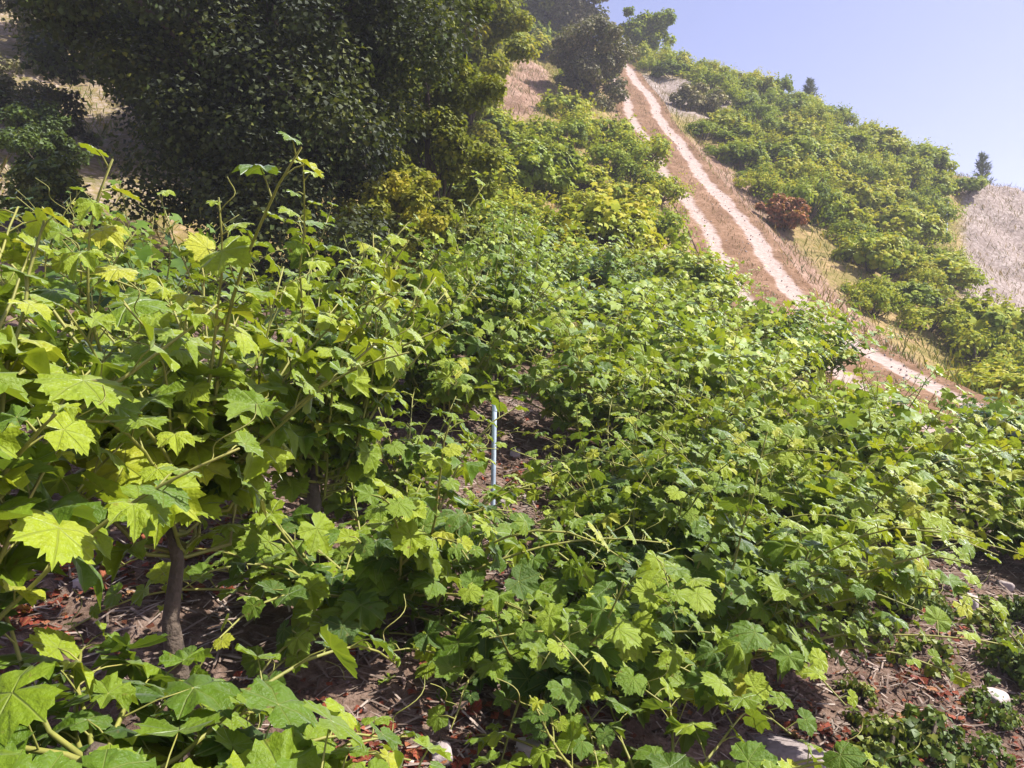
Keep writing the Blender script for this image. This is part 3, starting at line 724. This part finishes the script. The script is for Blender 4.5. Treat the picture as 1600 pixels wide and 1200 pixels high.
# straw, twigs and crumbled leaves covering the soil near the vines
def scatter(n, x0, x1, y0, y1, keep=None):
    x = rng.uniform(x0, x1, n); y = rng.uniform(y0, y1, n)
    if keep is not None:
        k = keep(x, y); x, y = x[k], y[k]
    return x, y
x, y = scatter(34000, -3.2, 4.2, .9, 6.2, lambda x, y: np.abs(x) < .75*y+.25)
n = len(x); az = rng.uniform(0, 6.28, n)
TW_ = (np.array([(-.04, -.5, 0), (.04, -.5, 0), (.04, .5, .02), (-.04, .5, .02), (0, 0, .06)]), np.array([(0, 1, 4), (1, 2, 4), (2, 3, 4), (3, 0, 4)]))
T = np.stack([np.cos(az), np.sin(az), rng.normal(.1, .16, n)], -1)
N = np.stack([rng.normal(0, .3, n), rng.normal(0, .3, n), np.ones(n)], -1)
me = cloud('straw_mulch', TW_, np.stack([x, y, H(x, y)+rng.uniform(.004, .02, n)], -1), frames(N, T), rng.uniform(.03, .11, n), np.clip(rng.beta(1.6, 2.2, n), 0, 1))
tag(link('straw_mulch', me, None, STRAW), 'grey straw and twig mulch lying on the soil under the vines', 'mulch', kind='stuff')
x, y = scatter(5000, -3.2, 4.2, .9, 6.2, lambda x, y: (np.abs(x) < .75*y+.25) & (np.sin(x*3.1+1)*np.sin(y*2.7)+.5*np.sin(x*7-y*5) > -.1))
for cx, cy, rr, k in spots:      # rusty patches
    x = np.concatenate([x, cx+rng.normal(0, rr*.8, 260)]); y = np.concatenate([y, cy+rng.normal(0, rr*.8, 260)])
n = len(x)
me = cloud('leaf_litter', LO, np.stack([x, y, H(x, y)+.012], -1), frames(np.stack([rng.normal(0, .35, n), rng.normal(0, .35, n), np.ones(n)], -1), rng.normal(size=(n, 3))), rng.uniform(.015, .04, n), np.clip(rng.normal(.4, .25, n), 0, 1))
tag(link('leaf_litter', me, None, FALLEN), 'crumbled rusty leaf litter scattered over the soil under the vines', 'litter', kind='stuff')

# clods of soil
import bmesh
bm = bmesh.new(); bmesh.ops.create_icosphere(bm, subdivisions=1, radius=1)
CL = (np.array([v.co[:] for v in bm.verts])*rng.uniform(.7, 1.2, (len(bm.verts), 1))*[1, 1, .65], np.array([[v.index for v in f.verts] for f in bm.faces])); bm.free()
x, y = scatter(2600, -3.2, 4.2, .9, 6.2, lambda x, y: (np.abs(x) < .75*y+.25) & (np.sin(x*2.1+2)*np.sin(y*3.3)+.6*np.sin(x*5-y*6) > 0))
n = len(x)
CLOD = simple_material('soil_clod', [(0.2, (.06, .038, .03)), (.55, (.15, .10, .085)), (.9, (.27, .20, .18))], 14, use_var=True, bump=.6)
me = cloud('soil_clods', CL, np.stack([x, y, H(x, y)+.004], -1), frames(rng.normal(size=(n, 3)), rng.normal(size=(n, 3))), .006+.022*rng.beta(1.2, 4, n), rng.uniform(.1, .8, n))
tag(link('soil_clods', me, None, CLOD), 'small brown clods of earth scattered among the straw', 'soil', kind='stuff')
n = 900; y = rng.uniform(9, 46, n); x = road_x(y)+rng.uniform(-1.15, 1.15, n)
me = cloud('track_gravel', CL, np.stack([x, y, H(x, y)+.03], -1), frames(rng.normal(size=(n, 3)), rng.normal(size=(n, 3))), .010+.035*rng.beta(1, 4, n), rng.uniform(.3, 1, n))
tag(link('track_gravel', me, None, STONE), 'loose stones and clods lying on the dirt track', 'gravel', kind='stuff')

# grass on the slope
def grass(name, label, x, y, mat, lo, hi, tone):
    n = len(x); az = rng.uniform(0, 6.28, n)
    T = np.stack([np.cos(az)*.5, np.sin(az)*.5, np.ones(n)], -1); N = np.stack([np.sin(az), -np.cos(az), rng.normal(.2, .3, n)], -1)
    me = cloud(name, BLADE, np.stack([x, y, H(x, y)-.01], -1), frames(N, T), rng.uniform(lo, hi, n), np.clip(tone+rng.normal(0, .22, n), 0, 1))
    tag(link(name, me, None, mat), label, 'grass', kind='stuff')
def onslope(x, y):
    f, b, g_ = masks(x, y)
    return (np.abs(x-road_x(y)) > 1.0) & (x < .7*y+1) & (x > -.7*y-1) & (b+g_ < .45+.3*np.sin(x*2.1)*np.sin(y*1.7))
x, y = scatter(60000, -16, 26, 9, 50, onslope)
grass('slope_grass', 'thin olive and straw-coloured grass between the bushes on the slope', x, y, GRASS, .14, .36, .5)
def dry(x, y):
    f, b, g_ = masks(x, y)
    return (np.abs(x-road_x(y)) > 1.0) & (x < .72*y+1) & (x > -.3*y-1) & (b+g_ > .35) & (rng.uniform(size=len(x)) < .75)
x, y = scatter(90000, -16, 28, 11, 48, dry)
grass('dry_grass', 'bleached dry grass on the bare banks and the far grey slope', x, y, DRYGRASS, .10, .30, .5)
y = rng.uniform(9, 46, 5200); x = road_x(y)+np.where(rng.uniform(size=5200) < .5, rng.normal(0, .12, 5200), np.where(rng.uniform(size=5200) < .5, -1.05, 1.05)+rng.normal(0, .1, 5200))
grass('track_grass', 'brown grass growing along the crown and edges of the dirt track', x, y, DRYGRASS, .06, .16, .15)
print('objects', len(bpy.data.objects))

# ------------------------------------------------------------------ thin haze volume added round the whole scene for milky softness
top = max(ZZ.max(), 34)+6; bot = ZZ.min()-1.5
V = np.array([(x, y, z) for x in (-232, 242) for y in (-172, 432) for z in (bot, top)], float)
Fh = np.array([(0, 1, 3, 2), (4, 6, 7, 5), (0, 4, 5, 1), (2, 3, 7, 6), (0, 2, 6, 4), (1, 5, 7, 3)])
hm, ht = newmat('haze'); hg = G(ht)
hv = hg.n('ShaderNodeVolumePrincipled'); hv.inputs['Color'].default_value = (.86, .89, 1, 1); hv.inputs['Density'].default_value = .0021; hv.inputs['Anisotropy'].default_value = .2
ho = hg.n('ShaderNodeOutputMaterial'); ht.links.new(hv.outputs[0], ho.inputs['Volume'])
tag(link('haze', mesh_np('haze', V, Fh, False), None, hm), 'thin pale haze added over the hillside for a milky look', 'haze', kind='stuff')
print('haze', bot, top)
